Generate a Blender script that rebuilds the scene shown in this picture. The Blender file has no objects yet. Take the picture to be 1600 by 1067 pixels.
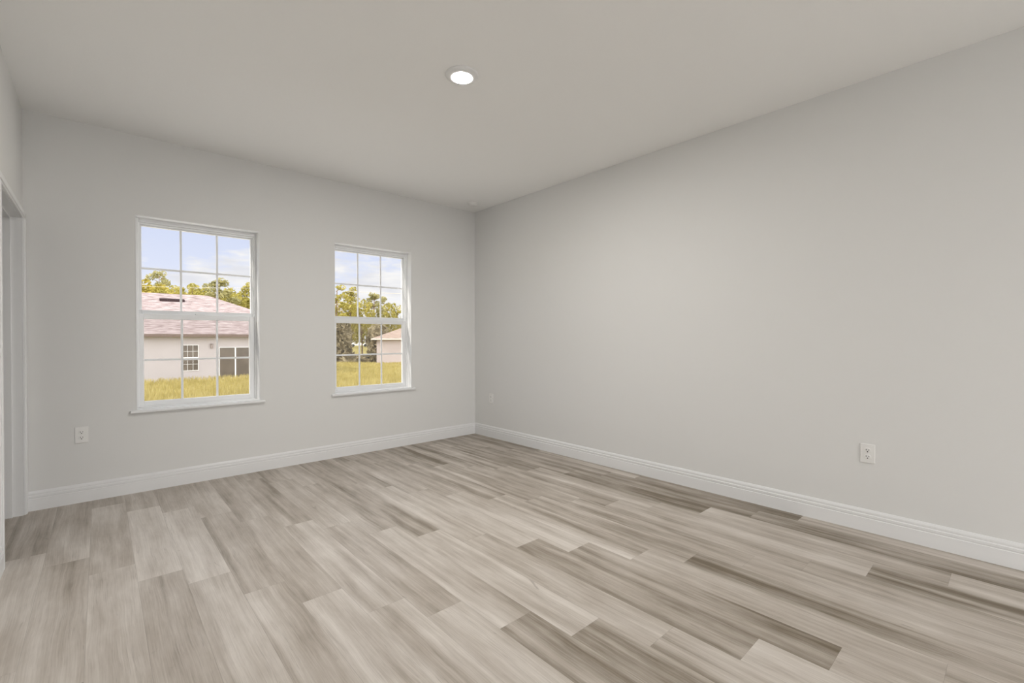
import bpy, bmesh, math, random
from mathutils import Vector, Matrix, noise as mnoise
SC = bpy.context.scene
COL = SC.collection
PI = math.pi
random.seed(7)

# ------------------------------------------------------------------ camera
CAM = Vector((-3.46335, -4.53765, 1.17581))
YAW, PITCH, ROLL, FPX = 0.73283, -0.00648, -0.00194, 715.285
cam_d = bpy.data.cameras.new('camera')
cam = bpy.data.objects.new('camera', cam_d); COL.objects.link(cam)
Fv = Vector((math.sin(YAW)*math.cos(PITCH), math.cos(YAW)*math.cos(PITCH), math.sin(PITCH)))
Rv = Vector((math.cos(YAW), -math.sin(YAW), 0)); Uv = Rv.cross(Fv)
R2 = Rv*math.cos(ROLL) + Uv*math.sin(ROLL); U2 = -Rv*math.sin(ROLL) + Uv*math.cos(ROLL)
M = Matrix((R2, U2, -Fv)).transposed().to_4x4(); M.translation = CAM
cam.matrix_world = M
cam_d.sensor_width = 36; cam_d.lens = FPX/1600*36; cam_d.clip_start = .02; cam_d.clip_end = 600
SC.camera = cam

# ------------------------------------------------------------------ world, sun, exposure
vs = SC.view_settings
vs.view_transform = 'Standard'; vs.look = 'None'; vs.gamma = 1; vs.use_curve_mapping = False
vs.exposure = 0.0
LAMP_STRENGTH = 980       # recessed ceiling light
SKY_STRENGTH = .92
SUN_ENERGY = 3.0
BACK_FILL = 4.0             # strength of the fill light put into the unseen sky behind the viewer

def nodes_of(idb):
    idb.use_nodes = True
    nt = idb.node_tree; nt.nodes.clear()
    return nt
class N:
    """tiny node-graph helper"""
    def __init__(s, nt): s.nt = nt
    def n(s, t, ins=None, **kw):
        nd = s.nt.nodes.new(t)
        for k, v in kw.items(): setattr(nd, k, v)
        for k, v in (ins or {}).items():
            if isinstance(v, bpy.types.NodeSocket): s.nt.links.new(v, nd.inputs[k])
            else: nd.inputs[k].default_value = v
        return nd
    def math(s, op, a, b=0.0, c=0.0, clamp=False):
        nd = s.nt.nodes.new('ShaderNodeMath'); nd.operation = op; nd.use_clamp = clamp
        for i, v in enumerate((a, b, c)):
            if isinstance(v, bpy.types.NodeSocket): s.nt.links.new(v, nd.inputs[i])
            else: nd.inputs[i].default_value = v
        return nd.outputs[0]
    def ramp(s, fac, stops, interp='LINEAR'):
        nd = s.nt.nodes.new('ShaderNodeValToRGB'); cr = nd.color_ramp; cr.interpolation = interp
        while len(cr.elements) < len(stops): cr.elements.new(0.5)
        for e, (p, c) in zip(cr.elements, stops):
            e.position = p; e.color = (*c, 1) if len(c) == 3 else c
        s.nt.links.new(fac, nd.inputs[0]); return nd.outputs[0]
    def mix(s, fac, a, b, mode='MIX'):
        nd = s.nt.nodes.new('ShaderNodeMix'); nd.data_type = 'RGBA'; nd.blend_type = mode
        for i, v in ((0, fac), (6, a), (7, b)):
            if isinstance(v, bpy.types.NodeSocket): s.nt.links.new(v, nd.inputs[i])
            else: nd.inputs[i].default_value = v if not isinstance(v, tuple) or len(v) == 4 else (*v, 1)
        return nd.outputs[2]
    def noise(s, vec, scale, detail=3, rough=.5, dist=0.0):
        nd = s.n('ShaderNodeTexNoise', {'Scale': scale, 'Detail': detail, 'Roughness': rough, 'Distortion': dist})
        if vec is not None: s.nt.links.new(vec, nd.inputs['Vector'])
        return nd.outputs[0]
    def mapping(s, vec, scale=(1,1,1), loc=(0,0,0)):
        return s.n('ShaderNodeMapping', {'Vector': vec, 'Scale': scale, 'Location': loc}).outputs[0]

def lin(r, g, b):
    f = lambda c: (c/255/12.92) if c/255 <= .04045 else ((c/255+.055)/1.055)**2.4
    return (f(r), f(g), f(b))

w = bpy.data.worlds.new('sky'); SC.world = w
g = N(nodes_of(w))
tc = g.n('ShaderNodeTexCoord').outputs['Generated']
sep = g.n('ShaderNodeSeparateXYZ', {0: tc})
zz = g.math('MAXIMUM', sep.outputs[2], 0.0)
sky = g.ramp(zz, [(0.0, (1.06,1.06,1.06)), (.07, (.97,.99,1.06)), (.13, (.80,.86,1.04)), (.24, (.68,.76,1.0)), (.45, (1.2,1.28,1.4)), (.8, (1.9,1.95,2.05))])
cl = g.noise(g.mapping(tc, (4.0, 4.0, 13.0), (1.3, .4, .2)), 1.6, 5, .55)
cl = g.math('ADD', cl, g.math('MULTIPLY', g.math('SUBTRACT', .16, zz), 1.1))
cmask = g.ramp(cl, [(.49, (0,0,0)), (.60, (1,1,1))])
shade = g.noise(g.mapping(tc, (5, 5, 20), (3.3, 1.4, .7)), 2.2, 3)
ccol = g.ramp(shade, [(.35, (.86,.87,.92)), (.6, (1.04,1.03,1.02))])
skyc = g.mix(cmask, sky, ccol)
# added fill: the unseen half of the sky behind the viewer is brightened
back = g.math('MULTIPLY', g.math('SUBTRACT', 0.0, sep.outputs[1]), 1.6, 0, True)
skyc = g.mix(back, g.mix(1.0, skyc, (SKY_STRENGTH,)*3, 'MULTIPLY'), (BACK_FILL*1.0, BACK_FILL*.985, BACK_FILL*.965))
bg = g.n('ShaderNodeBackground', {'Color': skyc, 'Strength': 1.0})
wo = g.n('ShaderNodeOutputWorld', {'Surface': bg.outputs[0]})

sun_d = bpy.data.lights.new('sun', 'SUN'); sun_d.energy = SUN_ENERGY; sun_d.angle = math.radians(1.5)
sun_d.color = (1.0, .94, .84)
sun = bpy.data.objects.new('sun', sun_d); COL.objects.link(sun)
sun.location = (-20, 5, 30)
sun.rotation_euler = Vector((.80, -.165, -.55)).to_track_quat('-Z', 'Y').to_euler()

# ------------------------------------------------------------------ mesh helpers
def obj(name, bm, mat, parent=None, smooth=False, loc=None, kind=None, label=None, cat=None, group=None):
    me = bpy.data.meshes.new(name)
    bmesh.ops.recalc_face_normals(bm, faces=bm.faces)
    bm.to_mesh(me); bm.free()
    if smooth:
        for p in me.polygons: p.use_smooth = True
    o = bpy.data.objects.new(name, me); COL.objects.link(o)
    for m in (mat if isinstance(mat, (list, tuple)) else [mat]): me.materials.append(m)
    if loc: o.location = loc
    if parent: o.parent = parent
    return tag(o, label, cat, group, kind)
def tag(o, label=None, cat=None, group=None, kind=None):
    if label: o['label'] = label
    if cat: o['category'] = cat
    if group: o['group'] = group
    if kind: o['kind'] = kind
    return o
def empty(name, loc=(0,0,0), label=None, cat=None, group=None, kind=None, rz=0):
    o = bpy.data.objects.new(name, None); COL.objects.link(o)
    o.location = loc; o.rotation_euler.z = rz; o.empty_display_size = .1
    return tag(o, label, cat, group, kind)
def box(bm, x0, x1, y0, y1, z0, z1, bevel=0.0, seg=1):
    vs_ = [bm.verts.new((x, y, z)) for z in (z0, z1) for y in (y0, y1) for x in (x0, x1)]
    fs = [bm.faces.new([vs_[i] for i in f]) for f in ((0,1,3,2),(4,6,7,5),(0,4,5,1),(2,3,7,6),(0,2,6,4),(1,5,7,3))]
    if bevel:
        es = list({e for f in fs for e in f.edges})
        bmesh.ops.bevel(bm, geom=es, offset=bevel, segments=seg, affect='EDGES', profile=.5)
def lathe(bm, prof, seg=40, c=(0,0,0)):
    rings = []
    for r, z in prof:
        if r < 1e-6: rings.append([bm.verts.new((c[0], c[1], c[2]+z))])
        else: rings.append([bm.verts.new((c[0]+r*math.cos(2*PI*i/seg), c[1]+r*math.sin(2*PI*i/seg), c[2]+z)) for i in range(seg)])
    for A, B in zip(rings, rings[1:]):
        for i in range(seg):
            j = (i+1) % seg
            vs_ = [A[i % len(A)], A[j % len(A)], B[j % len(B)], B[i % len(B)]]
            u = []
            [u.append(v) for v in vs_ if v not in u]
            if len(u) > 2: bm.faces.new(u)
def extrude_profile(bm, prof, p0, p1, out):
    """prof: list of (t, z): t = distance from the wall along `out`; swept from p0 to p1, capped."""
    p0, p1, out = Vector(p0), Vector(p1), Vector(out)
    A = [bm.verts.new(p0 + out*t + Vector((0,0,z))) for t, z in prof]
    B = [bm.verts.new(p1 + out*t + Vector((0,0,z))) for t, z in prof]
    n = len(prof)
    for i in range(n):
        j = (i+1) % n
        bm.faces.new([A[i], A[j], B[j], B[i]])
    bm.faces.new(A); bm.faces.new(B[::-1])
def tube(bm, a, b, r0, r1, seg=6):
    a, b = Vector(a), Vector(b); d = (b-a).normalized()
    u = d.orthogonal().normalized(); v = d.cross(u)
    A = [bm.verts.new(a+(u*math.cos(2*PI*i/seg)+v*math.sin(2*PI*i/seg))*r0) for i in range(seg)]
    B = [bm.verts.new(b+(u*math.cos(2*PI*i/seg)+v*math.sin(2*PI*i/seg))*r1) for i in range(seg)]
    for i in range(seg):
        j = (i+1) % seg; bm.faces.new([A[i], A[j], B[j], B[i]])
    bm.faces.new(A[::-1]); bm.faces.new(B)
def wall_cells(bm, axis, a_cuts, z_cuts, t0, t1, solid):
    """wall slab split in cells so that holes stay open; axis 'x' runs along x (thickness in y), 'y' along y."""
    def P(a, t, z): return (a, t, z) if axis == 'x' else (t, a, z)
    cache = {}
    def V(a, t, z):
        k = (round(a,5), round(t,5), round(z,5))
        if k not in cache: cache[k] = bm.verts.new(P(a, t, z))
        return cache[k]
    na, nz = len(a_cuts)-1, len(z_cuts)-1
    S = lambda i, j: 0 <= i < na and 0 <= j < nz and solid(i, j)
    for i in range(na):
        for j in range(nz):
            if not S(i, j): continue
            a0, a1, z0, z1 = a_cuts[i], a_cuts[i+1], z_cuts[j], z_cuts[j+1]
            for t in (t0, t1): bm.faces.new([V(a0,t,z0), V(a1,t,z0), V(a1,t,z1), V(a0,t,z1)])
            if not S(i-1, j): bm.faces.new([V(a0,t0,z0), V(a0,t1,z0), V(a0,t1,z1), V(a0,t0,z1)])
            if not S(i+1, j): bm.faces.new([V(a1,t0,z0), V(a1,t1,z0), V(a1,t1,z1), V(a1,t0,z1)])
            if not S(i, j-1): bm.faces.new([V(a0,t0,z0), V(a1,t0,z0), V(a1,t1,z0), V(a0,t1,z0)])
            if not S(i, j+1): bm.faces.new([V(a0,t0,z1), V(a1,t0,z1), V(a1,t1,z1), V(a0,t1,z1)])

# ------------------------------------------------------------------ materials
def mat(name, color, rough=.5, spec=.5, bump=None, metal=0.0, var=None):
    m = bpy.data.materials.new(name); g = N(nodes_of(m))
    c = (*color, 1)
    b = g.n('ShaderNodeBsdfPrincipled', {'Base Color': c, 'Roughness': rough, 'Specular IOR Level': spec, 'Metallic': metal})
    oc = g.n('ShaderNodeTexCoord').outputs['Object']
    if var:      # (scale, amount): soft mottling
        nz = g.noise(oc, var[0], 4)
        k = g.ramp(nz, [(.3, tuple(x*(1-var[1]) for x in color)), (.7, tuple(min(1, x*(1+var[1])) for x in color))])
        g.nt.links.new(k, b.inputs['Base Color'])
    if bump:     # (scale, strength)
        h = g.noise(oc, bump[0], 3)
        bp = g.n('ShaderNodeBump', {'Height': h, 'Strength': bump[1], 'Distance': .002})
        g.nt.links.new(bp.outputs[0], b.inputs['Normal'])
    g.n('ShaderNodeOutputMaterial', {'Surface': b.outputs[0]})
    return m
M_wall = mat('wall_paint', (.77,.77,.76), .75, .25, bump=(160, .12))
M_ceil = mat('ceiling_paint', (.93,.93,.92), .85, .2, bump=(60, .25))
M_trim = mat('white_trim_paint', (.83,.835,.84), .38, .4)
M_vinyl = mat('white_vinyl', (.84,.85,.86), .35, .45)
M_plate = mat('white_plastic', (.85,.845,.83), .35, .5)
M_slot = mat('dark_slot', (.05,.045,.04), .6)
M_stucco = mat('pale_stucco', lin(182,176,177), .9, .1, bump=(40, .5), var=(1.2, .03))
M_stucco2 = mat('warm_stucco', lin(186,174,172), .9, .1, var=(1.2, .03))
M_fascia = mat('brown_fascia', lin(112,96,88), .6, .3)
M_soffit = mat('white_soffit', lin(215,205,195), .8, .2)
M_white = mat('white_painted_metal', (.82,.82,.82), .4, .5)
M_vent = mat('dark_vent_metal', lin(52,38,40), .7, .2)
M_lamp = mat('grey_lamp_metal', lin(150,138,135), .5, .4)
M_bark = mat('bark', lin(134,116,98), .9, .1, var=(6, .25))
M_rubber = mat('dark_rubber', (.03,.03,.03), .8)
M_post = mat('dark_green_paint', lin(80,78,68), .6)
M_wood_pole = mat('weathered_pole_wood', lin(120,105,92), .9, .1)
M_cable = mat('pale_cable', lin(190,184,168), .6, .2)

def glass(name, tint=(1,1,1), refl=.05):
    m = bpy.data.materials.new(name); g = N(nodes_of(m))
    t = g.n('ShaderNodeBsdfTransparent', {'Color': (*tint, 1)})
    gl = g.n('ShaderNodeBsdfGlossy', {'Color': (1,1,1,1), 'Roughness': .02})
    lw = g.n('ShaderNodeLayerWeight', {'Blend': .5}).outputs['Facing']
    bf = g.n('ShaderNodeNewGeometry').outputs['Backfacing']
    f = g.math('ADD', .0006, g.math('MULTIPLY', g.math('POWER', lw, 5.0), .5))
    mx = g.n('ShaderNodeMixShader', {0: g.math('MULTIPLY', f, g.math('SUBTRACT', 1.0, bf)), 1: t.outputs[0], 2: gl.outputs[0]})
    g.n('ShaderNodeOutputMaterial', {'Surface': mx.outputs[0]})
    return m
M_glass = glass('clear_glass')
def screen_mat():
    m = bpy.data.materials.new('insect_screen_mesh'); g = N(nodes_of(m))
    t = g.n('ShaderNodeBsdfTransparent', {'Color': (1,1,1,1)})
    d = g.n('ShaderNodeBsdfDiffuse', {'Color': (.3,.29,.28,1)})
    mx = g.n('ShaderNodeMixShader', {0: .13, 1: t.outputs[0], 2: d.outputs[0]})
    g.n('ShaderNodeOutputMaterial', {'Surface': mx.outputs[0]})
    return m
M_screen = screen_mat()
def dark_glass(name, c):
    m = bpy.data.materials.new(name); g = N(nodes_of(m))
    oc = g.n('ShaderNodeTexCoord').outputs['Object']
    k = g.ramp(g.noise(oc, 1.6, 4), [(.35, tuple(x*.75 for x in c)), (.65, tuple(x*1.25 for x in c))])
    b = g.n('ShaderNodeBsdfPrincipled', {'Base Color': k, 'Roughness': .12, 'Specular IOR Level': .3})
    g.n('ShaderNodeOutputMaterial', {'Surface': b.outputs[0]})
    return m
M_pane = dark_glass('grey_window_glass', lin(100,91,82))
def emission(name, col, s):
    m = bpy.data.materials.new(name); g = N(nodes_of(m))
    e = g.n('ShaderNodeEmission', {'Color': (*col, 1), 'Strength': s})
    g.n('ShaderNodeOutputMaterial', {'Surface': e.outputs[0]})
    return m
M_led = emission('led_diffuser', (1.0, .972, .935), LAMP_STRENGTH)

def floor_material():
    m = bpy.data.materials.new('oak_look_vinyl_plank'); g = N(nodes_of(m))
    uv = g.n('ShaderNodeUVMap', uv_map='plank_uv').outputs[0]         # metres: u across, v along
    sp = g.n('ShaderNodeSeparateXYZ', {0: uv})
    u, v = sp.outputs[0], sp.outputs[1]
    seed = g.n('ShaderNodeAttribute', attribute_name='seed').outputs['Fac']
    tone = g.n('ShaderNodeAttribute', attribute_name='tone').outputs['Fac']
    s100 = g.math('MULTIPLY', seed, 53.7)
    def coords(su, sv, off):
        return g.n('ShaderNodeCombineXYZ', {0: g.math('MULTIPLY', u, su), 1: g.math('MULTIPLY', v, sv), 2: g.math('ADD', s100, off)}).outputs[0]
    wob = g.noise(coords(3, 2.2, 91), 1, 2)
    u2 = g.math('ADD', u, g.math('MULTIPLY', g.math('SUBTRACT', wob, .5), .03))
    def coords2(su, sv, off):
        return g.n('ShaderNodeCombineXYZ', {0: g.math('MULTIPLY', u2, su), 1: g.math('MULTIPLY', v, sv), 2: g.math('ADD', s100, off)}).outputs[0]
    smoky = g.noise(coords(9, 2.6, 0), 1, 4, .6)
    band = g.noise(coords2(15, .55, 7), 1, 2, .5)
    streak = g.noise(coords2(60, 1.5, 13), 1, 4, .6)
    fine = g.noise(coords2(230, 5.0, 29), 1, 3, .65)
    amp = g.math('ADD', g.math('MULTIPLY', g.math('SUBTRACT', .85, tone), 1.1), g.math('ADD', .35, g.math('MULTIPLY', g.math('FRACT', g.math('MULTIPLY', seed, 7.31)), .7)))   # some boards are streaky, some cloudy
    val = g.math('ADD', tone, g.math('MULTIPLY', g.math('SUBTRACT', band, .5), amp))
    val = g.math('ADD', val, g.math('MULTIPLY', g.math('SUBTRACT', smoky, .5), .75))
    val = g.math('ADD', val, g.math('MULTIPLY', g.math('SUBTRACT', streak, .5), .42))
    val = g.math('ADD', val, g.math('MULTIPLY', g.math('SUBTRACT', fine, .5), .50), 0, True)
    col = g.ramp(val, [(0.0, FLOOR_DARK), (.45, FLOOR_MID), (1.0, FLOOR_LIGHT)])
    # thin dark veins that follow the grain
    vn = g.noise(coords2(85, 1.1, 71), 1, 3, .55)
    vd = g.math('ABSOLUTE', g.math('SUBTRACT', vn, .5))
    vmask = g.ramp(vd, [(.0, (1,1,1)), (.022, (0,0,0))])
    vgate = g.ramp(g.noise(coords(14, 2.4, 83), 1, 2), [(.48, (0,0,0)), (.62, (1,1,1))])
    col = g.mix(g.math('MULTIPLY', g.math('MULTIPLY', vmask, vgate), .30), col, FLOOR_KNOT)
    # knots / dark flecks drawn out along the grain
    kn = g.noise(coords2(26, 5.5, 47), 1, 2, .5, 1.2)
    kmask = g.ramp(kn, [(.70, (0,0,0)), (.80, (1,1,1))])
    col = g.mix(g.math('MULTIPLY', kmask, .38), col, FLOOR_KNOT)
    # seams: a hair-thin dark line at the plank edges
    pl = g.n('ShaderNodeAttribute', attribute_name='edge_len').outputs['Fac']
    du = g.math('MINIMUM', u, g.math('SUBTRACT', PW, u))
    dv = g.math('MINIMUM', v, g.math('SUBTRACT', pl, v))
    d = g.math('MINIMUM', du, dv)
    seam = g.ramp(g.math('MULTIPLY', d, 100), [(.02, (1,1,1)), (.11, (0,0,0))])
    col = g.mix(g.math('MULTIPLY', seam, .30), col, (.10,.08,.06))
    rgh = g.math('ADD', .36, g.math('MULTIPLY', streak, .14))
    b = g.n('ShaderNodeBsdfPrincipled', {'Base Color': col, 'Roughness': rgh, 'Specular IOR Level': .42})
    hgt = g.math('SUBTRACT', g.math('MULTIPLY', fine, .5), g.math('MULTIPLY', seam, .8))
    bp = g.n('ShaderNodeBump', {'Height': hgt, 'Strength': .22, 'Distance': .0015})
    g.nt.links.new(bp.outputs[0], b.inputs['Normal'])
    g.n('ShaderNodeOutputMaterial', {'Surface': b.outputs[0]})
    return m
PW, PL = .178, 1.2105
FLOOR_DARK, FLOOR_MID, FLOOR_LIGHT, FLOOR_KNOT = (.165,.130,.086), (.455,.402,.345), (.745,.695,.64), (.16,.13,.10)
M_floor = floor_material()

# ------------------------------------------------------------------ room dimensions
H = 2.74
XL, XR, YF, YN = -3.8486, 0.0, 0.0, -7.2      # left wall, right wall, window wall, near wall
WT = .17                                        # outer wall thickness
XC = -5.2                                       # far side of the side room beyond the left doorway
WIN = [(-3.259, -2.403), (-1.739, -.883)]
WZ0, WZ1 = .631, 2.133
DY0, DY1, DZ = -1.035, -.085, 1.985             # left doorway

# ------------------------------------------------------------------ floor: every plank laid as in the photograph
ROW0 = -3.69
JOINT = {-1: -.95, 0: -1.18, 1: -1.44, 2: -.47, 3: -1.87, 4: -.94, 5: -1.19, 6: -1.46, 7: -1.655, 8: -.71, 9: -2.145,
         10: -2.385, 11: -2.646, 12: -1.667, 13: -1.945, 14: -.94, 15: -2.372, 16: -2.59, 17: -1.61, 18: -1.89, 19: -2.14, 20: -2.37}
# (row, number of the plank counted from the window wall): tone at its far end and at its near end
TONE = {  # boards along the window wall are darker: the shade there is painted in
    (-1,0): (0.45, 0.4), (-1,1): (0.62, 0.62),
    (0,0): (0.36, 0.55), (0,1): (0.4, 0.55),
    (1,0): (0.3, 0.4), (1,1): (0.66, 0.52), (1,2): (0.66, 0.6),
    (2,0): (0.42, 0.4), (2,1): (0.76, 0.7), (2,2): (0.46, 0.55),
    (3,0): (0.4, 0.52), (3,1): (0.66, 0.7), (3,2): (0.5, 0.6),
    (4,0): (0.42, 0.62), (4,1): (0.5, 0.52), (4,2): (0.55, 0.6),
    (5,0): (0.38, 0.52), (5,1): (0.5, 0.48), (5,2): (0.64, 0.58),
    (6,0): (0.36, 0.42), (6,1): (0.42, 0.48), (6,2): (0.66, 0.62), (6,3): (0.62, 0.6),
    (7,0): (0.34, 0.42), (7,1): (0.45, 0.62), (7,2): (0.62, 0.36), (7,3): (0.7, 0.62),
    (8,0): (0.36, 0.44), (8,1): (0.5, 0.46), (8,2): (0.62, 0.6), (8,3): (0.34, 0.44),
    (9,0): (0.34, 0.48), (9,1): (0.4, 0.46), (9,2): (0.68, 0.8), (9,3): (0.3, 0.4),
    (10,0): (0.36, 0.52), (10,1): (0.62, 0.5), (10,2): (0.58, 0.62), (10,3): (0.52, 0.5),
    (11,0): (0.34, 0.4), (11,1): (0.4, 0.5), (11,2): (0.56, 0.68), (11,3): (0.36, 0.3), (11,4): (0.78, 0.66),
    (12,0): (0.36, 0.42), (12,1): (0.45, 0.46), (12,2): (0.64, 0.76), (12,3): (0.44, 0.34), (12,4): (0.66, 0.55),
    (13,0): (0.36, 0.5), (13,1): (0.52, 0.42), (13,2): (0.56, 0.55), (13,3): (0.58, 0.6),
    (14,0): (0.36, 0.34), (14,1): (0.58, 0.56), (14,2): (0.56, 0.56), (14,3): (0.34, 0.5),
    (15,1): (0.58, 0.5), (15,2): (0.56, 0.52), (15,3): (0.56, 0.52),
    (16,1): (0.56, 0.56), (16,2): (0.52, 0.44), (16,3): (0.58, 0.52),
    (17,0): (0.36, 0.44), (17,1): (0.45, 0.32), (17,2): (0.55, 0.55), (17,3): (0.6, 0.7), (17,4): (0.26, 0.38),
    (18,0): (0.36, 0.44), (18,1): (0.45, 0.42), (18,2): (0.32, 0.27), (18,3): (0.78, 0.4), (18,4): (0.68, 0.6),
    (19,0): (0.36, 0.46), (19,1): (0.45, 0.4), (19,2): (0.32, 0.32), (19,3): (0.3, 0.24), (19,4): (0.6, 0.55),
    (20,0): (0.36, 0.4), (20,1): (0.36, 0.36), (20,2): (0.4, 0.3), (20,3): (0.48, 0.45),
}
def build_floor():
    bm = bmesh.new()
    x_min, x_max, y_max, y_min = XC, XR, YF, YN
    verts, faces, uvs, seeds, tones, lens = [], [], [], [], [], []
    rnd = random.Random(11)
    r = int(math.floor((x_min-ROW0)/PW))
    while ROW0 + r*PW < x_max:
        x0, x1 = ROW0+r*PW, ROW0+(r+1)*PW
        j = JOINT.get(r, -rnd.random()*PL)
        while j + PL < y_max: j += PL
        while j > y_max: j -= PL
        ys, first = [], j
        tops = [first + PL]
        k = 0
        while tops[-1] > y_min: tops.append(tops[-1]-PL)
        for i in range(len(tops)-1):
            t, b_ = tops[i], tops[i+1]
            ya, yb = min(t, y_max), max(b_, y_min)
            xa, xb = max(x0, x_min), min(x1, x_max)
            if ya-yb < 1e-4 or xb-xa < 1e-4: continue
            tn = TONE.get((r, i), (.5+rnd.uniform(-.12,.12), .5+rnd.uniform(-.12,.12)))
            light_bias = .10 if r <= 3 else (.05 if r <= 8 else (-.02 if r <= 12 else -.06))   # light falling off from doorway side to long wall, put into the tones
            tt = lambda y: light_bias + tn[0] + (tn[1]-tn[0])*(t-y)/PL
            sd = rnd.random()
            n0 = len(verts)
            verts += [(xa,yb,0),(xb,yb,0),(xb,ya,0),(xa,ya,0)]
            faces.append((n0,n0+1,n0+2,n0+3))
            uvs += [(xa-x0, t-yb), (xb-x0, t-yb), (xb-x0, t-ya), (xa-x0, t-ya)]
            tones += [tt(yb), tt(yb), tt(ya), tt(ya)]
            seeds.append(sd)
        r += 1
    nf = len(faces)
    # underside slab so that the floor has its thickness
    n0 = len(verts); z = -.12
    verts += [(x_min,y_min,z),(x_max,y_min,z),(x_max,y_max,z),(x_min,y_max,z),(x_min,y_min,0),(x_max,y_min,0),(x_max,y_max,0),(x_min,y_max,0)]
    for f in ((3,2,1,0),(0,1,5,4),(1,2,6,5),(2,3,7,6),(3,0,4,7)):
        faces.append(tuple(n0+i for i in f)); uvs += [(.09,.6)]*4; tones += [0]*0; seeds.append(.5)
    me = bpy.data.meshes.new('floor'); me.from_pydata(verts, [], faces)
    uvl = me.uv_layers.new(name='plank_uv')
    li = 0
    for p in me.polygons:
        for l in p.loop_indices: uvl.data[l].uv = uvs[l]
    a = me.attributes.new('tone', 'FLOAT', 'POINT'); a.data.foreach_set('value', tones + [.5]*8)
    a = me.attributes.new('seed', 'FLOAT', 'FACE'); a.data.foreach_set('value', seeds)
    a = me.attributes.new('edge_len', 'FLOAT', 'FACE'); a.data.foreach_set('value', [PL]*len(faces))
    me.materials.append(M_floor)
    o = bpy.data.objects.new('floor', me); COL.objects.link(o)
    tag(o, 'wood-look plank floor in mixed greige tones running to the window wall', 'floor', kind='structure')
build_floor()

# ------------------------------------------------------------------ ceiling and walls
bm = bmesh.new(); box(bm, XC-.15, XR+WT, YN-.12, YF+WT, H, H+.12)
obj('ceiling', bm, M_ceil, kind='structure', label='flat white textured ceiling over the empty bedroom', cat='ceiling')
bm = bmesh.new()
wall_cells(bm, 'x', [XC-.15, WIN[0][0], WIN[0][1], WIN[1][0], WIN[1][1], XR+WT], [-.12, WZ0, WZ1, H], YF, YF+WT, lambda i, j: not (i in (1, 3) and j == 1))
obj('wall_far', bm, M_wall, kind='structure', label='white painted wall holding the two sash windows', cat='wall')
bm = bmesh.new(); box(bm, XR, XR+WT, YN, YF, -.12, H)
obj('wall_right', bm, M_wall, kind='structure', label='long bare white wall on the right without windows', cat='wall')
bm = bmesh.new()
wall_cells(bm, 'y', [YN, DY0-.02, DY1+.02, YF], [0, DZ+.02, H], XL-.13, XL, lambda i, j: not (i == 1 and j == 0))
obj('wall_left', bm, M_wall, kind='structure', label='white wall on the left with the doorway', cat='wall')
PX0, PX1, PZ = -3.45, -.40, 2.40                  # unseen glazed opening, added to let in fill light from behind
bm = bmesh.new()
wall_cells(bm, 'x', [XC-.15, PX0, PX1, XR+WT], [-.12, .02, PZ, H], YN-.17, YN, lambda i, j: not (i == 1 and j == 1))
obj('wall_near', bm, M_wall, kind='structure', label='white wall behind the viewer with the glass door added for fill light', cat='wall')
bm = bmesh.new(); box(bm, XC-.15, XC, YN, YF, -.12, H)
obj('wall_side_room_left', bm, M_wall, kind='structure', label='outer wall of the side room beyond the left doorway', cat='wall')

BASE = [(0,0), (.0155,0), (.0155,.080), (.0125,.083), (.0125,.087), (.015,.090), (.015,.102), (.0105,.106), (.0105,.111), (.0115,.114), (.0105,.122), (.005,.133), (0,.133)]
CW = .052                                       # casing width
bm = bmesh.new(); extrude_profile(bm, BASE, (XL, YF, 0), (XR, YF, 0), (0,-1,0))
obj('baseboard_far', bm, M_trim, kind='structure', label='white moulded baseboard under the two windows', cat='baseboard')
bm = bmesh.new(); extrude_profile(bm, BASE, (XR, YF-.0156, 0), (XR, YN, 0), (-1,0,0))
obj('baseboard_right', bm, M_trim, kind='structure', label='white moulded baseboard along the long right wall', cat='baseboard')
bm = bmesh.new(); extrude_profile(bm, BASE, (XL, DY0-CW-.002, 0), (XL, YN, 0), (1,0,0))
obj('baseboard_left', bm, M_trim, kind='structure', label='white moulded baseboard on the left wall before the doorway', cat='baseboard')

# ------------------------------------------------------------------ left doorway
d1 = empty('door_1', (XL, (DY0+DY1)/2, 0), 'white cased doorway without a door at the left edge', 'doorway', kind='structure')
def rel(bm, o):                                  # world-space mesh -> local to an empty
    bmesh.ops.translate(bm, verts=bm.verts, vec=-o.location); return bm
bm = bmesh.new()
box(bm, XL-.13, XL, DY0-.019, DY0, 0, DZ+.019); box(bm, XL-.13, XL, DY1, DY1+.019, 0, DZ+.019); box(bm, XL-.13, XL, DY0, DY1, DZ, DZ+.019)
obj('jamb', rel(bm, d1), M_trim, d1)
bm = bmesh.new()
box(bm, XL-.085, XL-.050, DY0, DY0+.011, 0, DZ); box(bm, XL-.085, XL-.050, DY1-.011, DY1, 0, DZ); box(bm, XL-.085, XL-.050, DY0+.011, DY1-.011, DZ-.011, DZ)
obj('door_stop', rel(bm, d1), M_trim, d1)
def casing_piece(y0, y1, z0, z1, x0, sx):
    bm = bmesh.new()
    for t, m_ in ((.017, .012), (.012, 0.0)):
        pass
    xa, xb = sorted((x0, x0+sx*.011)); box(bm, xa, xb, y0, y1, z0, z1, .002)
    ins = .010
    xa, xb = sorted((x0+sx*.009, x0+sx*.017)); box(bm, xa, xb, y0+ins if z1-z0 > .3 else y0, y1-ins if z1-z0 > .3 else y1, z0+ (0 if z1-z0 > .3 else ins), z1-(0 if z1-z0 > .3 else ins), .0035, 2)
    return bm
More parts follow.
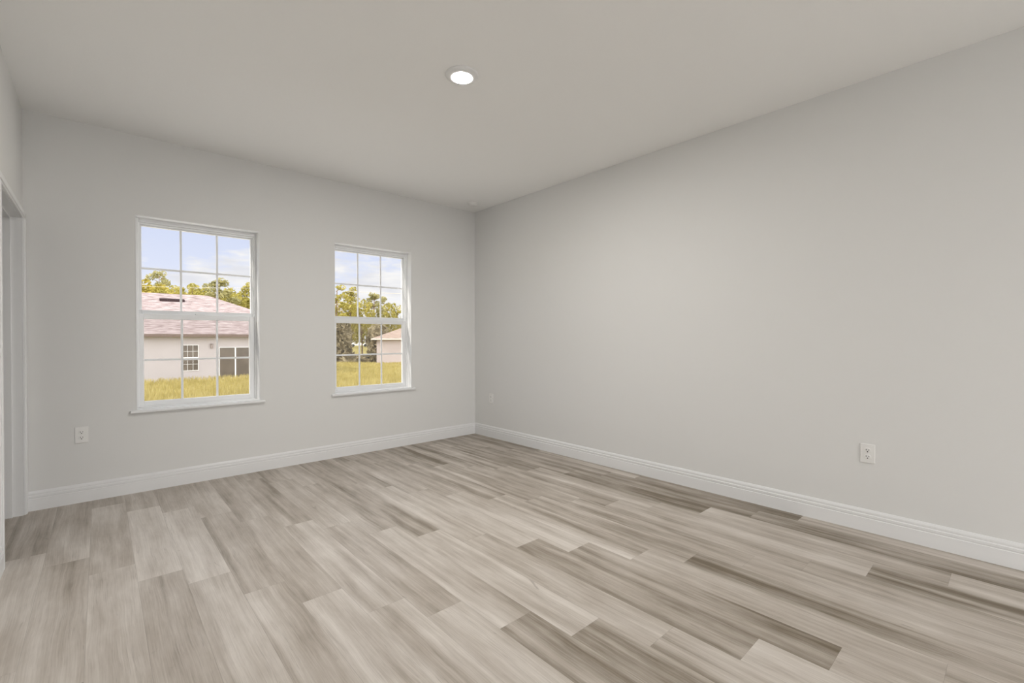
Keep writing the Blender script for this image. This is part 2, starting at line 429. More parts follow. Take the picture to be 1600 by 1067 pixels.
for sx, x0 in ((1, XL),):
    obj('casing', rel(casing_piece(DY1+.004, DY1+.004+CW+.018, 0, DZ+.004, x0, sx), d1), M_trim, d1)
    obj('casing', rel(casing_piece(DY0-.004-CW, DY0-.004, 0, DZ+.004, x0, sx), d1), M_trim, d1)
    obj('casing', rel(casing_piece(DY0-.004-CW, DY1+.004+CW+.018, DZ+.004, DZ+.004+CW, x0, sx), d1), M_trim, d1)

# ------------------------------------------------------------------ windows (single-hung, six panes over six)
def frame_ring(bm, x0, x1, z0, z1, y0, y1, wl, wr, wb, wt_, bev=.002):
    box(bm, x0, x0+wl, y0, y1, z0, z1, bev); box(bm, x1-wr, x1, y0, y1, z0, z1, bev)
    box(bm, x0+wl, x1-wr, y0, y1, z0, z0+wb, bev); box(bm, x0+wl, x1-wr, y0, y1, z1-wt_, z1, bev)
def muntins(bm, x0, x1, z0, z1, y, wd=.017, t=.008):
    zc = (z0+z1)/2
    for i in (1, 2):
        xm = x0 + (x1-x0)*i/3
        box(bm, xm-wd/2, xm+wd/2, y-t/2, y+t/2, z0, z1, .0015)
    xs = [x0, x0+(x1-x0)/3-wd/2, x0+(x1-x0)/3+wd/2, x0+(x1-x0)*2/3-wd/2, x0+(x1-x0)*2/3+wd/2, x1]
    for a, b in ((0,1), (2,3), (4,5)):
        box(bm, xs[a], xs[b], y-t/2, y+t/2, zc-wd/2, zc+wd/2, .0015)
def make_window(idx, x0, x1, label):
    r = empty('window_%d' % idx, ((x0+x1)/2, YF, WZ0), label, 'window', kind='structure')
    yi, yo = .084, WT+.005                         # vinyl frame sits deep in the wall
    bm = bmesh.new(); frame_ring(bm, x0+.001, x1-.001, WZ0+.001, WZ1-.001, yi, yo, .022, .022, .014, .034)
    # stepped track inside the frame
    frame_ring(bm, x0+.022, x1-.022, 1.405, WZ1-.035, yi+.018, yi+.030, .010, .010, .002, .012, .001)
    obj('frame', rel(bm, r), M_vinyl, r)
    zm = 1.392
    gx0, gx1 = x0+.042, x1-.042
    # upper sash, outer track
    us0, us1 = .128, .158
    up = bmesh.new(); frame_ring(up, x0+.020, x1-.020, zm-.018, WZ1-.034, us0, us1, .024, .024, .034, .024)
    upo = obj('upper_sash', rel(up, r), M_vinyl, r)
    bm = bmesh.new(); muntins(bm, gx0+.001, gx1-.001, zm+.016, WZ1-.058, .143, .016); obj('muntin_grid', rel(bm, r), M_vinyl, upo)
    bm = bmesh.new(); box(bm, gx0, gx1, .1485, .1515, zm+.014, WZ1-.056); obj('glass', rel(bm, r), M_glass, upo)
    # lower sash, inner track
    ls0, ls1 = .094, .126
    lo = bmesh.new(); frame_ring(lo, x0+.014, x1-.014, WZ0+.013, zm-.014, ls0, ls1, .040, .048, .040, .042, .003)
    loo = obj('lower_sash', rel(lo, r), M_vinyl, r)
    lx0, lx1 = x0+.053, x1-.061
    bm = bmesh.new(); muntins(bm, lx0, lx1, WZ0+.052, zm-.055, .109, .016); obj('muntin_grid', rel(bm, r), M_vinyl, loo)
    bm = bmesh.new(); box(bm, lx0, lx1, .1145, .1175, WZ0+.051, zm-.054); obj('glass', rel(bm, r), M_glass, loo)
    bm = bmesh.new(); box(bm, (x0+x1)/2-.035, (x0+x1)/2+.035, ls0-.0, ls0+.02, zm-.0145, zm-.004, .002); obj('sash_lock', rel(bm, r), M_vinyl, loo)
    # insect screen outside the lower half
    bm = bmesh.new(); frame_ring(bm, x0+.022, x1-.022, WZ0+.016, zm-.01, .160, .168, .014, .014, .014, .014, 0)
    sco = obj('screen_frame', rel(bm, r), M_vinyl, r)
    bm = bmesh.new(); box(bm, x0+.035, x1-.035, .1635, .1645, WZ0+.029, zm-.023); obj('insect_screen', rel(bm, r), M_screen, sco)
    # stool with ears
    bm = bmesh.new(); box(bm, x0-.036, x1+.036, -.028, -.0005, WZ0-.020, WZ0-.001, .004, 2); box(bm, x0+.001, x1-.001, -.004, yi+.004, WZ0-.001, WZ0+.004)
    obj('window_sill', rel(bm, r), M_trim, r)
    # white painted returns of the opening
    bm = bmesh.new()
    box(bm, x1-.006, x1-.0005, .0, yi, WZ0+.004, WZ1-.001); box(bm, x0+.0005, x0+.006, .0, yi, WZ0+.004, WZ1-.001); box(bm, x0+.006, x1-.006, .0, yi, WZ1-.006, WZ1-.0005)
    obj('return_lining', rel(bm, r), M_trim, r)
make_window(1, *WIN[0], 'white six-over-six sash window nearer the left doorway, showing the brown-roofed house')
make_window(2, *WIN[1], 'white six-over-six sash window nearer the far corner, showing the trees')

# unseen glass door, added so the bright back sky fills the room
pd = empty('fill_door_2', ((PX0+PX1)/2, YN, .02), 'unseen white framed glass door added behind the viewer for fill light', 'patio door', kind='structure')
bm = bmesh.new(); frame_ring(bm, PX0+.001, PX1-.001, .021, PZ-.001, YN-.13, YN-.03, .05, .05, .04, .05)
pxm = (PX0+PX1)/2; box(bm, pxm-.04, pxm+.04, YN-.12, YN-.04, .061, PZ-.051, .003)
obj('frame', rel(bm, pd), M_vinyl, pd)
for a_, b_ in ((PX0+.05, pxm-.04), (pxm+.04, PX1-.05)):
    bm = bmesh.new(); box(bm, a_, b_, YN-.083, YN-.079, .061, PZ-.051); obj('glass', rel(bm, pd), M_glass, pd)

# ------------------------------------------------------------------ ceiling light, smoke detector, outlets
rl = empty('recessed_light', (-1.858, -2.315, H), 'round white flush ceiling light, switched on, in mid ceiling', 'ceiling light')
bm = bmesh.new()
lathe(bm, [(.097,0), (.097,-.005), (.092,-.010), (.080,-.016), (.060,-.020), (.0575,-.018), (.0575,-.0)], 64)
obj('trim_ring', bm, M_white, rl, smooth=True)
bm = bmesh.new(); lathe(bm, [(.0573,-.012), (.0573,-.0185), (.045,-.0195), (0,-.020)], 64)
obj('lens', bm, M_led, rl, smooth=True, label='glowing white lens')

sd = empty('smoke_detector', (-.262, -.315, H), 'small round white smoke detector on ceiling near far corner', 'smoke detector')
bm = bmesh.new(); lathe(bm, [(.062,0), (.062,-.010), (.058,-.012), (0,-.012)], 40); obj('mounting_plate', bm, M_plate, sd, smooth=False)
bm = bmesh.new(); lathe(bm, [(.056,-.012), (.057,-.022), (.052,-.032), (.040,-.037), (0,-.038)], 40); obj('cover', bm, M_plate, sd, smooth=True)

def make_outlet(loc, rz, label):
    """duplex receptacle; local frame: plate faces -Y"""
    r = empty('electrical_outlet', loc, label, 'outlet', 'duplex wall outlets', rz=rz)
    bm = bmesh.new(); box(bm, -.036, .036, -.0065, -.0002, -.058, .058, .003, 2); pl = obj('cover_plate', bm, M_plate, r)
    for s in (1, -1):
        bm = bmesh.new()
        lathe(bm, [(.0172,0), (.0172,.0022), (.0160,.003), (0,.003)], 28)
        bmesh.ops.rotate(bm, verts=bm.verts, cent=(0,0,0), matrix=Matrix.Rotation(PI/2, 3, 'X'))
        bmesh.ops.scale(bm, verts=bm.verts, vec=(1,1,.86))
        bmesh.ops.translate(bm, verts=bm.verts, vec=(0,-.0062,s*.0195))
        rc = obj('receptacle', bm, M_plate, r)
        z = s*.0195
        for sx, hh in ((-.0065, .0045), (.0065, .0036)):
            bm = bmesh.new(); box(bm, sx-.0015, sx+.0015, -.0097, -.0088, z+.003-hh, z+.003+hh); obj('slot', bm, M_slot, rc)
        bm = bmesh.new(); lathe(bm, [(.0034,0), (.0034,.0009), (0,.0009)], 16)
        bmesh.ops.rotate(bm, verts=bm.verts, cent=(0,0,0), matrix=Matrix.Rotation(PI/2, 3, 'X'))
        bmesh.ops.translate(bm, verts=bm.verts, vec=(0,-.0089,z-.0078)); obj('ground_hole', bm, M_slot, rc)
    bm = bmesh.new(); lathe(bm, [(.003,0), (.003,.0008), (0,.0014)], 14)
    bmesh.ops.rotate(bm, verts=bm.verts, cent=(0,0,0), matrix=Matrix.Rotation(PI/2, 3, 'X'))
    bmesh.ops.translate(bm, verts=bm.verts, vec=(0,-.0064,0)); obj('screw', bm, M_white, r)
    return r
make_outlet((-3.566, YF, .486), 0, 'white duplex outlet on the window wall beside the left doorway')
make_outlet((XR, -3.919, .474), -PI/2, 'white duplex outlet on the bare right wall, nearer the viewer')
make_outlet((XR, -.322, .462), -PI/2, 'white outlet on the right wall close to the far corner')

# ================================================================== OUTSIDE
def ground_z(x, y):
    """yard falls away from the house, then stays level"""
    t = max(0.0, min(1.0, (y-1.0)/9.0)); t = t*t*(3-2*t)
    far = max(0.0, min(1.0, (y-26)/30.0))
    return -.30 - 1.05*t - .35*far + 1.0*max(0.0, min(1.0, (y-75)/25.0)) + .05*mnoise.noise(Vector((x*.18, y*.18, 0)))*t
def grass_ground():
    m = bpy.data.materials.new('dry_lawn'); g = N(nodes_of(m))
    oc = g.n('ShaderNodeTexCoord').outputs['Object']
    a = g.noise(oc, .35, 5, .6); b = g.noise(oc, 6, 4, .7)
    k = g.math('ADD', g.math('MULTIPLY', a, .6), g.math('MULTIPLY', b, .4))
    c = g.ramp(k, [(.36, lin(122,112,60)), (.5, lin(152,140,86)), (.66, lin(170,158,112))])
    bs = g.n('ShaderNodeBsdfPrincipled', {'Base Color': c, 'Roughness': .95, 'Specular IOR Level': .05})
    g.n('ShaderNodeOutputMaterial', {'Surface': bs.outputs[0]})
    return m
M_lawn = grass_ground()
bm = bmesh.new()
xs = [-120+4*i for i in range(0, 76)]; ys = [WT+.001] + [1+i*.9 for i in range(11)] + [11+3*i for i in range(20)] + [75, 90, 110, 140, 180]
gv = {}
for i, x in enumerate(xs):
    for j, y in enumerate(ys): gv[i, j] = bm.verts.new((x, y, ground_z(x, y)))
for i in range(len(xs)-1):
    for j in range(len(ys)-1): bm.faces.new([gv[i,j], gv[i+1,j], gv[i+1,j+1], gv[i,j+1]])
obj('ground', bm, M_lawn, smooth=True, kind='structure', label='dry yellow-green yard outside the windows', cat='ground')

M_bounce_slab = mat('bounce_concrete', (.75,.74,.72), .85, .2, var=(.8, .06))  # unseen slab behind the viewer, added to bounce daylight into the room
bm = bmesh.new(); box(bm, -40, 40, -60, YN-.171, -.30, -.06)
obj('added_patio', bm, M_bounce_slab, kind='structure', label='unseen pale concrete slab behind the viewer, added to bounce light indoors', cat='added_patio')

M_bounce_sand = mat('bounce_sand', (.80,.77,.71), .95, .05, var=(1.5, .08))  # strip hidden below the sills, added to bounce daylight up to the ceiling
bm = bmesh.new()
sx_ = [-9+1.0*i for i in range(22)]; sy_ = [WT+.002, 1, 1.9, 2.8, 3.7, 4.6, 5.5, 6.4]
sv = {(i,j): bm.verts.new((x, y, ground_z(x, y)+.03)) for i, x in enumerate(sx_) for j, y in enumerate(sy_)}
for i in range(len(sx_)-1):
    for j in range(len(sy_)-1): bm.faces.new([sv[i,j], sv[i+1,j], sv[i+1,j+1], sv[i,j+1]])
obj('bounce_apron', bm, M_bounce_sand, smooth=True, kind='structure', label='unseen pale sand under the windows, added to bounce light indoors', cat='ground')

def leaf_mat(name, c0, c1, trans=.35):
    m = bpy.data.materials.new(name); g = N(nodes_of(m))
    oc = g.n('ShaderNodeTexCoord').outputs['Object']
    c = g.ramp(g.noise(oc, 1.1, 4, .65), [(.33, c0), (.67, c1)])
    d = g.n('ShaderNodeBsdfDiffuse', {'Color': c}); t = g.n('ShaderNodeBsdfTranslucent', {'Color': c})
    mx = g.n('ShaderNodeMixShader', {0: trans, 1: d.outputs[0], 2: t.outputs[0]})
    g.n('ShaderNodeOutputMaterial', {'Surface': mx.outputs[0]})
    return m
M_grass = leaf_mat('grass_blades', lin(164,150,80), lin(206,192,130), .3)
M_leafA = leaf_mat('olive_leaves', lin(136,130,62), lin(204,192,116))
M_leafB = leaf_mat('pine_needles', lin(136,134,92), lin(198,190,140))
M_leafC = leaf_mat('yellow_leaves', lin(142,130,56), lin(206,190,104))
M_thick = leaf_mat('brush_leaves', lin(140,130,104), lin(196,184,154))

# tall grass: one object, drawn only where the windows look out on it
def build_grass():
    rnd = random.Random(5)
    verts, faces = [], []
    def blade(x, y, hgt, wd):
        z = ground_z(x, y) - .01
        a = rnd.uniform(0, PI); dx, dy = math.cos(a)*wd/2, math.sin(a)*wd/2
        lx, ly = rnd.uniform(-.35,.35)*hgt, rnd.uniform(-.35,.35)*hgt
        n = len(verts)
        verts.extend([(x-dx,y-dy,z), (x+dx,y+dy,z), (x+dx*.7+lx*.4,y+dy*.7+ly*.4,z+hgt*.6), (x-dx*.7+lx*.4,y-dy*.7+ly*.4,z+hgt*.6), (x+lx,y+ly,z+hgt)])
        faces.append((n,n+1,n+2,n+3)); faces.append((n+3,n+2,n+4))
    for _ in range(52000):
        y = 9 + 20*rnd.random()**.8
        s = (y+4.54)
        x = -3.46 + s*rnd.uniform(-.40, .66)
        if y > 29.2: continue
        blade(x, y, rnd.uniform(.16,.42), rnd.uniform(.02,.045))
    for _ in range(15000):
        y = 28.5 + 42*rnd.random()**1.3
        x = -3.46 + (y+4.54)*rnd.uniform(.36, .60)
        qx, qy = x-19.45, y-43.4; a_ = math.radians(25.5)
        if qx*math.cos(a_)-qy*math.sin(a_) > -.1 and qx*math.sin(a_)+qy*math.cos(a_) > -.1: continue   # inside the far house
        blade(x, y, rnd.uniform(.10,.24), rnd.uniform(.03,.07))
    me = bpy.data.meshes.new('tall_grass'); me.from_pydata(verts, [], faces); me.materials.append(M_grass)
    o = bpy.data.objects.new('tall_grass', me); COL.objects.link(o)
    tag(o, 'tall dry grass growing in the yard outside', 'grass', kind='stuff')
build_grass()

# ------------------------------------------------------------------ neighbouring houses
def shingle_mat(name, c0, c1, c2):
    m = bpy.data.materials.new(name); g = N(nodes_of(m))
    oc = g.n('ShaderNodeTexCoord').outputs['Object']
    br = g.n('ShaderNodeTexNoise', {'Scale': 1.0, 'Detail': 3.0, 'Vector': g.mapping(oc, (2.2, 7, 13))})
    n2 = g.noise(g.mapping(oc, (1.2, 4, 7)), 1.7, 3)
    k = g.math('ADD', g.math('MULTIPLY', br.outputs[0], .65), g.math('MULTIPLY', n2, .35))
    c = g.ramp(k, [(.38, c0), (.5, c1), (.62, c2)])
    b = g.n('ShaderNodeBsdfPrincipled', {'Base Color': c, 'Roughness': .95, 'Specular IOR Level': .05})
    g.n('ShaderNodeOutputMaterial', {'Surface': b.outputs[0]})
    return m
M_roof1 = shingle_mat('mauve_shingles', lin(124,110,108), lin(150,136,134), lin(170,159,157))
M_roof2 = shingle_mat('tan_shingles', lin(140,120,108), lin(160,141,128), lin(176,160,148))

def hip_roof(bm, x0, x1, y0, y1, z0, rise, th=.0):
    hd = (y1-y0)/2; yc = (y0+y1)/2
    e = [bm.verts.new(p) for p in ((x0,y0,z0),(x1,y0,z0),(x1,y1,z0),(x0,y1,z0))]
    rg = [bm.verts.new((x0+hd,yc,z0+rise)), bm.verts.new((x1-hd,yc,z0+rise))]
    for f in ([e[0],e[1],rg[1],rg[0]], [e[1],e[2],rg[1]], [e[2],e[3],rg[0],rg[1]], [e[3],e[0],rg[0]], e[::-1]): bm.faces.new(f)
def fascia(bm, x0, x1, y0, y1, z0, z1, t=.03):
    box(bm, x0, x1, y0-t, y0, z0, z1); box(bm, x0, x1, y1, y1+t, z0, z1); box(bm, x0-t, x0, y0-t, y1+t, z0, z1); box(bm, x1, x1+t, y0-t, y1+t, z0, z1)

GZ1 = -1.36
h1 = empty('house', (0, 29.4, GZ1), 'pale stucco house with mauve shingle hip roof behind the first window', 'house')
def part(name, bm, m, par, root, **kw): return obj(name, rel(bm, root), m, par, **kw)
bm = bmesh.new(); box(bm, -9.0, 8.5, 29.45, 41.6, GZ1-.2, 1.33); part('wall', bm, M_stucco, h1, h1)
bm = bmesh.new(); hip_roof(bm, -9.4, 8.95, 29.0, 42.0, 1.47, 2.90); roof = part('roof', bm, M_roof1, h1, h1)
bm = bmesh.new(); fascia(bm, -9.4, 8.95, 29.03, 41.97, 1.32, 1.48); part('fascia', bm, M_fascia, h1, h1)
bm = bmesh.new(); box(bm, -9.38, 8.93, 29.03, 41.97, 1.325, 1.345); part('soffit', bm, M_soffit, h1, h1)
# low roof vent just under the ridge
sl = 2.90/6.5
bm = bmesh.new()
for a, b, c, d in ((-.47, .90, 34.05, 34.35),):
    zf, zb = 1.47+sl*(c-29.0), 1.47+sl*(d-29.0)
    v8 = [bm.verts.new(p) for p in ((a,c,zf-.02),(b,c,zf-.02),(b,d,zb-.02),(a,d,zb-.02),(a,c,zf+.16),(b,c,zf+.16),(b,d,zb+.10),(a,d,zb+.10))]
    for f in ((0,3,2,1),(4,5,6,7),(0,1,5,4),(1,2,6,5),(2,3,7,6),(3,0,4,7)): bm.faces.new([v8[i] for i in f])
part('roof_vent', bm, M_vent, roof, h1, label='dark low roof vent')
# sash window
def house_window(root, x0, x1, z0, z1, y):
    bm = bmesh.new(); frame_ring(bm, x0-.01, x1+.01, z0-.01, z1+.01, y-.04, y, .03, .03, .03, .03, 0); box(bm, x0+.02, x1-.02, y-.035, y, (z0+z1)/2-.035, (z0+z1)/2+.035)
    f = part('window', bm, M_vinyl, root, root)
    bm = bmesh.new(); box(bm, x0+.02, x1-.02, y-.012, y-.002, z0+.02, z1-.02); part('pane', bm, M_pane, f, root)
    bm = bmesh.new(); zc = (z0+z1)/2
    for i in (1, 2): box(bm, x0+(x1-x0)*i/3-.009, x0+(x1-x0)*i/3+.009, y-.022, y-.013, z0+.02, zc-.036); box(bm, x0+(x1-x0)*i/3-.009, x0+(x1-x0)*i/3+.009, y-.022, y-.013, zc+.036, z1-.02)
    for zq in ((z0+zc)/2, (zc+z1)/2): box(bm, x0+.02, x1-.02, y-.023, y-.0135, zq-.009, zq+.009)
    part('muntin_grid', bm, M_vinyl, f, root)
house_window(h1, .22, 1.05, -.75, .82, 29.45)
# sliding glass door
bm = bmesh.new(); y = 29.45; x0, x1, z0, z1 = 2.15, 3.93, GZ1+.02, .63
frame_ring(bm, x0-.02, x1+.02, z0, z1+.03, y-.06, y, .03, .03, .05, .03, 0); box(bm, 3.0, 3.07, y-.055, y, z0+.06, z1-.02)
sdr = part('sliding_door', bm, M_vinyl, h1, h1)
for a, b in ((x0+.04, 3.0), (3.07, x1-.04)):
    bm = bmesh.new(); box(bm, a, b, y-.03, y-.01, z0+.06, z1-.02); part('pane', bm, M_pane, sdr, h1)
# wall lamp
bm = bmesh.new(); box(bm, 1.68, 1.80, 29.33, 29.45, .60, .84, .02); wl = part('wall_lamp', bm, M_lamp, h1, h1)
bm = bmesh.new(); lathe(bm, [(0,0), (.10,.0), (.05,.05), (0,.05)], 12, (1.74, 29.37, .85)); part('lamp_cap', bm, M_lamp, wl, h1)

GZ2 = -1.70
h2 = empty('house', (19.45, 43.4, GZ2), 'far pale house with tan shingle roof seen in the second window', 'house')
H2_TURN = -math.radians(25.5)
bm = bmesh.new(); box(bm, 19.42, 38.0, 43.4, 53.0, GZ2-.2, 1.08); part('wall', bm, M_stucco2, h2, h2)
bm = bmesh.new(); hip_roof(bm, 18.85, 38.6, 42.85, 53.5, 1.20, 1.95); part('roof', bm, M_roof2, h2, h2)
bm = bmesh.new(); fascia(bm, 18.85, 38.6, 42.88, 53.47, 1.06, 1.21); part('fascia', bm, M_soffit, h2, h2)
bm = bmesh.new(); box(bm, 18.9, 38.5, 42.9, 53.4, 1.065, 1.085); part('soffit', bm, M_soffit, h2, h2)

h2.rotation_euler.z = H2_TURN

# ------------------------------------------------------------------ trees, brush and small things beyond the yard
def at(px, F, z=None):
    """world point seen at image column px, at depth F from the camera (calibrated once from the room)"""
    r = (px-800)/FPX
    d = Vector((math.sin(YAW), math.cos(YAW), 0)) + r*Vector((math.cos(YAW), -math.sin(YAW), 0))
    p = Vector((CAM.x, CAM.y, 0)) + d*F
    p.z = ground_z(p.x, p.y) if z is None else z
    return p
def leaf_quads(rnd, blobs, n, size, flat=1.0):
    verts, faces = [], []
    tot = sum(b[3]**2 for b in blobs)
    for (bx, by, bz, br) in blobs:
        for _ in range(int(n*br*br/tot)):
            while True:
                p = Vector((rnd.uniform(-1,1), rnd.uniform(-1,1), rnd.uniform(-1,1)))
                if .15 < p.length < 1: break
            p = p.normalized()*(p.length**.5)*br
            c = Vector((bx+p.x, by+p.y, bz+p.z*flat))
            u = Vector((rnd.gauss(0,1), rnd.gauss(0,1), rnd.gauss(0,.7))).normalized(); v = u.orthogonal().normalized()
            v = (v*math.cos(1) + u.cross(v)*math.sin(1))
            s = size*rnd.uniform(.6,1.4); k = len(verts)
            nn = u.cross(v)*s*.18
            verts.extend([c-u*s, c+v*s*.45+nn, c+u*s, c-v*s*.45+nn])
            faces.append((k,k+1,k+2,k+3))
    return verts, faces
def mesh_from(name, verts, faces, m):
    me = bpy.data.meshes.new(name); me.from_pydata([tuple(v) for v in verts], [], faces); me.materials.append(m); return me
def tree_meshes(kind, seed):
    """unit tree: 10 m tall"""
    rnd = random.Random(seed); bm = bmesh.new(); blobs = []
    if kind == 'oak':
        tube(bm, (0,0,-.3), (.15,.1,3.2), .22, .15, 8)
        for i in range(34):
            z = 3.0 + 6.3*((i+rnd.random())/34); e = max(.05, 1-((z-6.0)/3.9)**2)**.5
            a = i*2.4 + rnd.uniform(-.4,.4); r = 2.5*e*rnd.uniform(.55,1.0)
            blobs.append((r*math.cos(a), r*math.sin(a), z, rnd.uniform(.45,.95)))
            if i % 4 == 0: tube(bm, (.15,.1,2.4+i*.06), (r*math.cos(a), r*math.sin(a), z), .08, .03, 5)
        n, size, fl = 2600, .22, .85
    elif kind == 'pine':
        tube(bm, (0,0,-.3), (.1,.0,9.6), .17, .04, 8)
        for i in range(26):
            z = 3.0 + 6.5*i/25 + rnd.uniform(-.3,.3); a = i*2.4+rnd.uniform(-.4,.4); r = (1.0 - (z-3)/9.5)*rnd.uniform(.9,2.6)
            e = (r*math.cos(a), r*math.sin(a), z+rnd.uniform(.0,.5))
            tube(bm, (.05,0,z-.2), e, .045, .015, 5); blobs.append((*e, rnd.uniform(.35,.66)))
        blobs.append((.1,0,9.5,.45))
        n, size, fl = 1900, .19, .75
    else:                                            # sparse pine with tufts at the top
        tube(bm, (0,0,-.3), (.2,.1,9.5), .14, .04, 8)
        for i in range(9):
            z = 5.6 + 3.9*i/8; a = i*2.4; r = rnd.uniform(.5,1.3); e = (.15+r*math.cos(a), r*math.sin(a), z+.3)
            tube(bm, (.12,.05,z-.2), e, .04, .015, 5); blobs.append((*e, rnd.uniform(.32,.58)))
        n, size, fl = 800, .17, .8
    tm = bpy.data.meshes.new('trunk'); bm.to_mesh(tm); bm.free(); tm.materials.append(M_bark)
    v, f = leaf_quads(rnd, blobs, n, size, fl)
    return tm, v, f
VAR = {k: [tree_meshes(k, s) for s in ss] for k, ss in (('oak', (1,2,3)), ('pine', (4,5)), ('tuft', (6,7)))}
MESHES = {}
def tree(name, label, kind, var, px, top_y, F, wide, m):
    key = (kind, var, m.name)
    if key not in MESHES: MESHES[key] = mesh_from('foliage', VAR[kind][var][1], VAR[kind][var][2], m)
    p = at(px, F); ztop = CAM.z + (529-top_y)*F/FPX
    s = (ztop-p.z)/10.0
    r = empty(name, p, label, 'tree', 'trees beyond the yard', rz=px*1.7)
    r.scale = (s*wide, s*wide, s)
    for nm, me in (('trunk', VAR[kind][var][0]), ('foliage', MESHES[key])):
        o = bpy.data.objects.new(nm, me); COL.objects.link(o); o.parent = r
tree('broadleaf_tree', 'bushy yellow-green tree over the roof at the left jamb of the first window', 'oak', 0, 226, 432, 58, 1.05, M_leafC)
tree('pine_tree', 'thin sparse pine rising tallest over the roof left of the roof vent', 'tuft', 0, 247, 424, 66, .8, M_leafB)
tree('pine_tree', 'thin sparse pine over the left half of the roof vent', 'tuft', 1, 257, 427, 74, .8, M_leafB)
tree('broadleaf_tree', 'half-hidden yellow-green tree at the foot of the two thin pines', 'oak', 2, 246, 441, 62, .9, M_leafC)
tree('pine_tree', 'small pointed pine between the round olive tree and the tall full pine', 'pine', 1, 324, 446, 70, .8, M_leafB)
tree('broadleaf_tree', 'low dark tree left of the narrow pine at the right jamb', 'oak', 0, 374, 462, 78, .8, M_leafB)
tree('broadleaf_tree', 'low olive tree over the roof right behind the thin pines', 'oak', 1, 268, 443, 58, 1.0, M_leafA)
tree('broadleaf_tree', 'round olive tree just right of the roof vent', 'oak', 2, 294, 438, 66, .9, M_leafA)
tree('broadleaf_tree', 'low olive tree over the roof in the middle of the first window', 'oak', 0, 310, 447, 74, .8, M_leafA)
tree('pine_tree', 'tall full pine over the hip of the mauve roof', 'pine', 0, 341, 435, 62, 1.25, M_leafB)
tree('broadleaf_tree', 'olive tree sloping down right of the tall full pine', 'oak', 1, 362, 454, 70, .95, M_leafA)
tree('pine_tree', 'dark narrow pine at the right jamb of the first window', 'pine', 1, 386, 444, 78, .8, M_leafA)
tree('pine_tree', 'tufted pine at the left jamb of the second window', 'tuft', 0, 524, 447, 58, 1.3, M_leafA)
tree('pine_tree', 'dark pine standing tallest in the left panes of the second window', 'pine', 1, 548, 452, 66, 1.0, M_leafA)
tree('broadleaf_tree', 'yellow-green tree in front of the dark pine in the second window', 'oak', 2, 537, 468, 74, 1.2, M_leafC)
tree('broadleaf_tree', 'light green tree in the middle panes of the second window', 'oak', 0, 566, 464, 62, .7, M_leafA)
tree('pine_tree', 'pale open pine right of the middle of the second window', 'pine', 0, 584, 458, 70, 1.15, M_leafB)
tree('pine_tree', 'thin see-through pine between the pale pine and the lowest tree', 'tuft', 1, 601, 466, 78, .9, M_leafB)
tree('broadleaf_tree', 'lowest olive tree behind the far tan roof', 'oak', 1, 614, 472, 74, .8, M_leafA)

def brush(name, label, pxs, F0, F1, ybot, ytop, n, size, m, seed, gap=None):
    rnd = random.Random(seed); blobs = []
    for _ in range(n):
        F = rnd.uniform(F0, F1); px = rnd.uniform(*pxs); p = at(px, F)
        zt = CAM.z + (529-rnd.uniform(ytop, ytop+16))*F/FPX
        k = rnd.random(); br = rnd.uniform(.7,1.2)
        if gap and gap[0]-15 < px < gap[1]+15:             # the car shows through here
            zc = p.z+(zt-p.z)*k
            if zc < 3.4: k = rnd.uniform(.0,.02); br = .55

        blobs.append((p.x, p.y, p.z+(zt-p.z)*k, br))
    v, f = leaf_quads(rnd, blobs, n*90, size, 1.0)
    o = bpy.data.objects.new(name, mesh_from(name, v, f, m)); COL.objects.link(o)
    tag(o, label, 'brush', kind='stuff')
brush('thicket', 'dense grey-brown brush behind the yard in the second window', (512, 594), 54, 58, 557, 502, 190, .34, M_thick, 21, (552, 570))
brush('thicket', 'low yellow-green brush behind the ridge of the mauve-roofed house', (90, 400), 72, 78, 480, 451, 280, .34, M_leafA, 22)

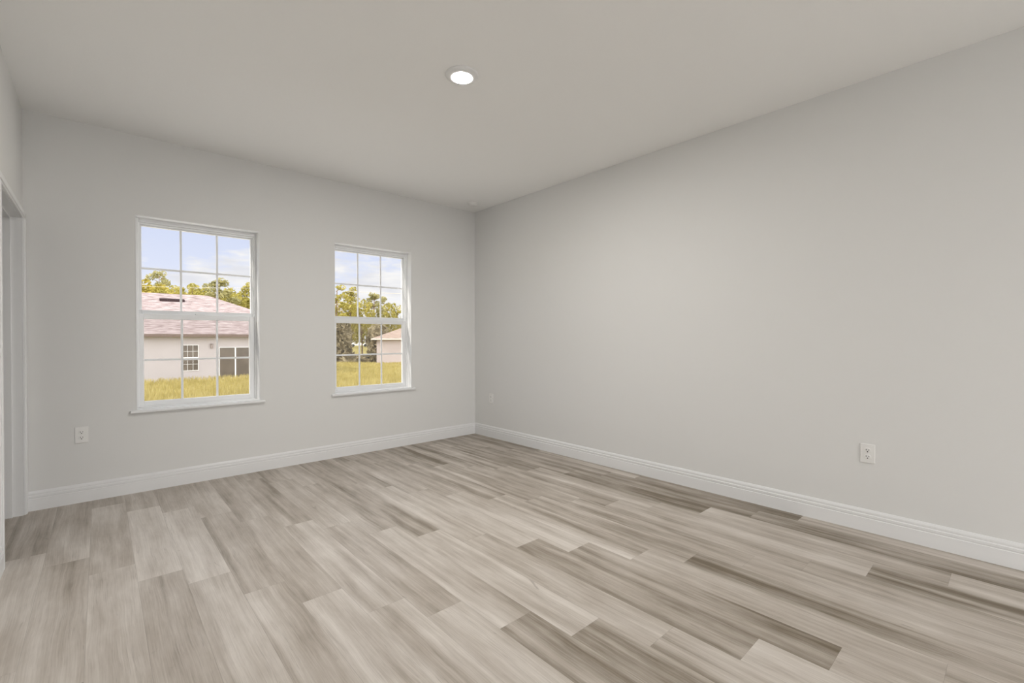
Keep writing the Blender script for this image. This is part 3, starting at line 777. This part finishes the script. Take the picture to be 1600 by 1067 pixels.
# utility pole and cable
pp = at(462, 56)
ctop = CAM.z + (529-450)*56/FPX
bm = bmesh.new(); tube(bm, (pp.x, pp.y, pp.z-.3), (pp.x, pp.y, ctop+.6), .13, .10, 10)
obj('utility_pole', bm, M_wood_pole, label='wooden utility pole carrying the cable between the two windows', cat='pole')
bm = bmesh.new()
A, B = at(120, 56, CAM.z+(529-443)*56/FPX), at(720, 56, CAM.z+(529-461)*56/FPX); Pm = Vector((pp.x, pp.y-.1, ctop))
for a, b in ((A, Pm), (Pm, B)):
    prev = a
    for i in range(1, 13):
        t = i/12; q = a.lerp(b, t); q.z -= .35*4*t*(1-t)*.4
        tube(bm, prev, q, .02, .02, 5); prev = q
obj('overhead_cable', bm, M_cable, label='pale overhead cable strung in front of the far trees', cat='cable')

# parked white car half hidden in the brush, and a small post in the far grass
cp = at(561, 108); 
car = empty('car', (cp.x, cp.y, ground_z(cp.x, cp.y)), 'small white car parked among the brush in the second window', 'car', rz=-.35)
def car_body():
    bm = bmesh.new()
    prof = [(-2.1,.35),(-2.15,.75),(-1.95,.92),(-1.2,1.0),(-.65,1.48),(.9,1.52),(1.7,1.02),(2.1,.92),(2.15,.45),(2.05,.32)]
    A = [bm.verts.new((x, -.85 if z < 1.1 else -.68, z)) for x, z in prof]; B = [bm.verts.new((x, .85 if z < 1.1 else .68, z)) for x, z in prof]
    for i in range(len(prof)):
        j = (i+1) % len(prof); bm.faces.new([A[i], A[j], B[j], B[i]])
    bm.faces.new(A[::-1]); bm.faces.new(B)
    return bm
obj('body', car_body(), M_white, car)
bm = bmesh.new()
for s in (-1, 1):
    v4 = [bm.verts.new(p) for p in ((-1.0,s*.84,1.05),(1.5,s*.83,1.05),(.85,s*.70,1.44),(-.6,s*.70,1.42))]
    bm.faces.new(v4)
bmesh.ops.solidify(bm, geom=bm.faces[:], thickness=.02)
obj('side_window', bm, M_pane, car)
for x in (-1.35, 1.35):
    for s in (-1, 1):
        bm = bmesh.new(); tube(bm, (x, s*.70, .33), (x, s*.90, .33), .33, .33, 18); obj('wheel', bm, M_rubber, car)
up = at(574.5, 54)
bm = bmesh.new(); box(bm, -.13, .13, -.13, .13, -.1, .62, .03); box(bm, -.16, .16, -.16, .16, .56, .66, .03)
obj('utility_box', bm, M_post, loc=(up.x, up.y, up.z), label='small dark utility box in the grass left of the far tan-roofed house', cat='utility box')
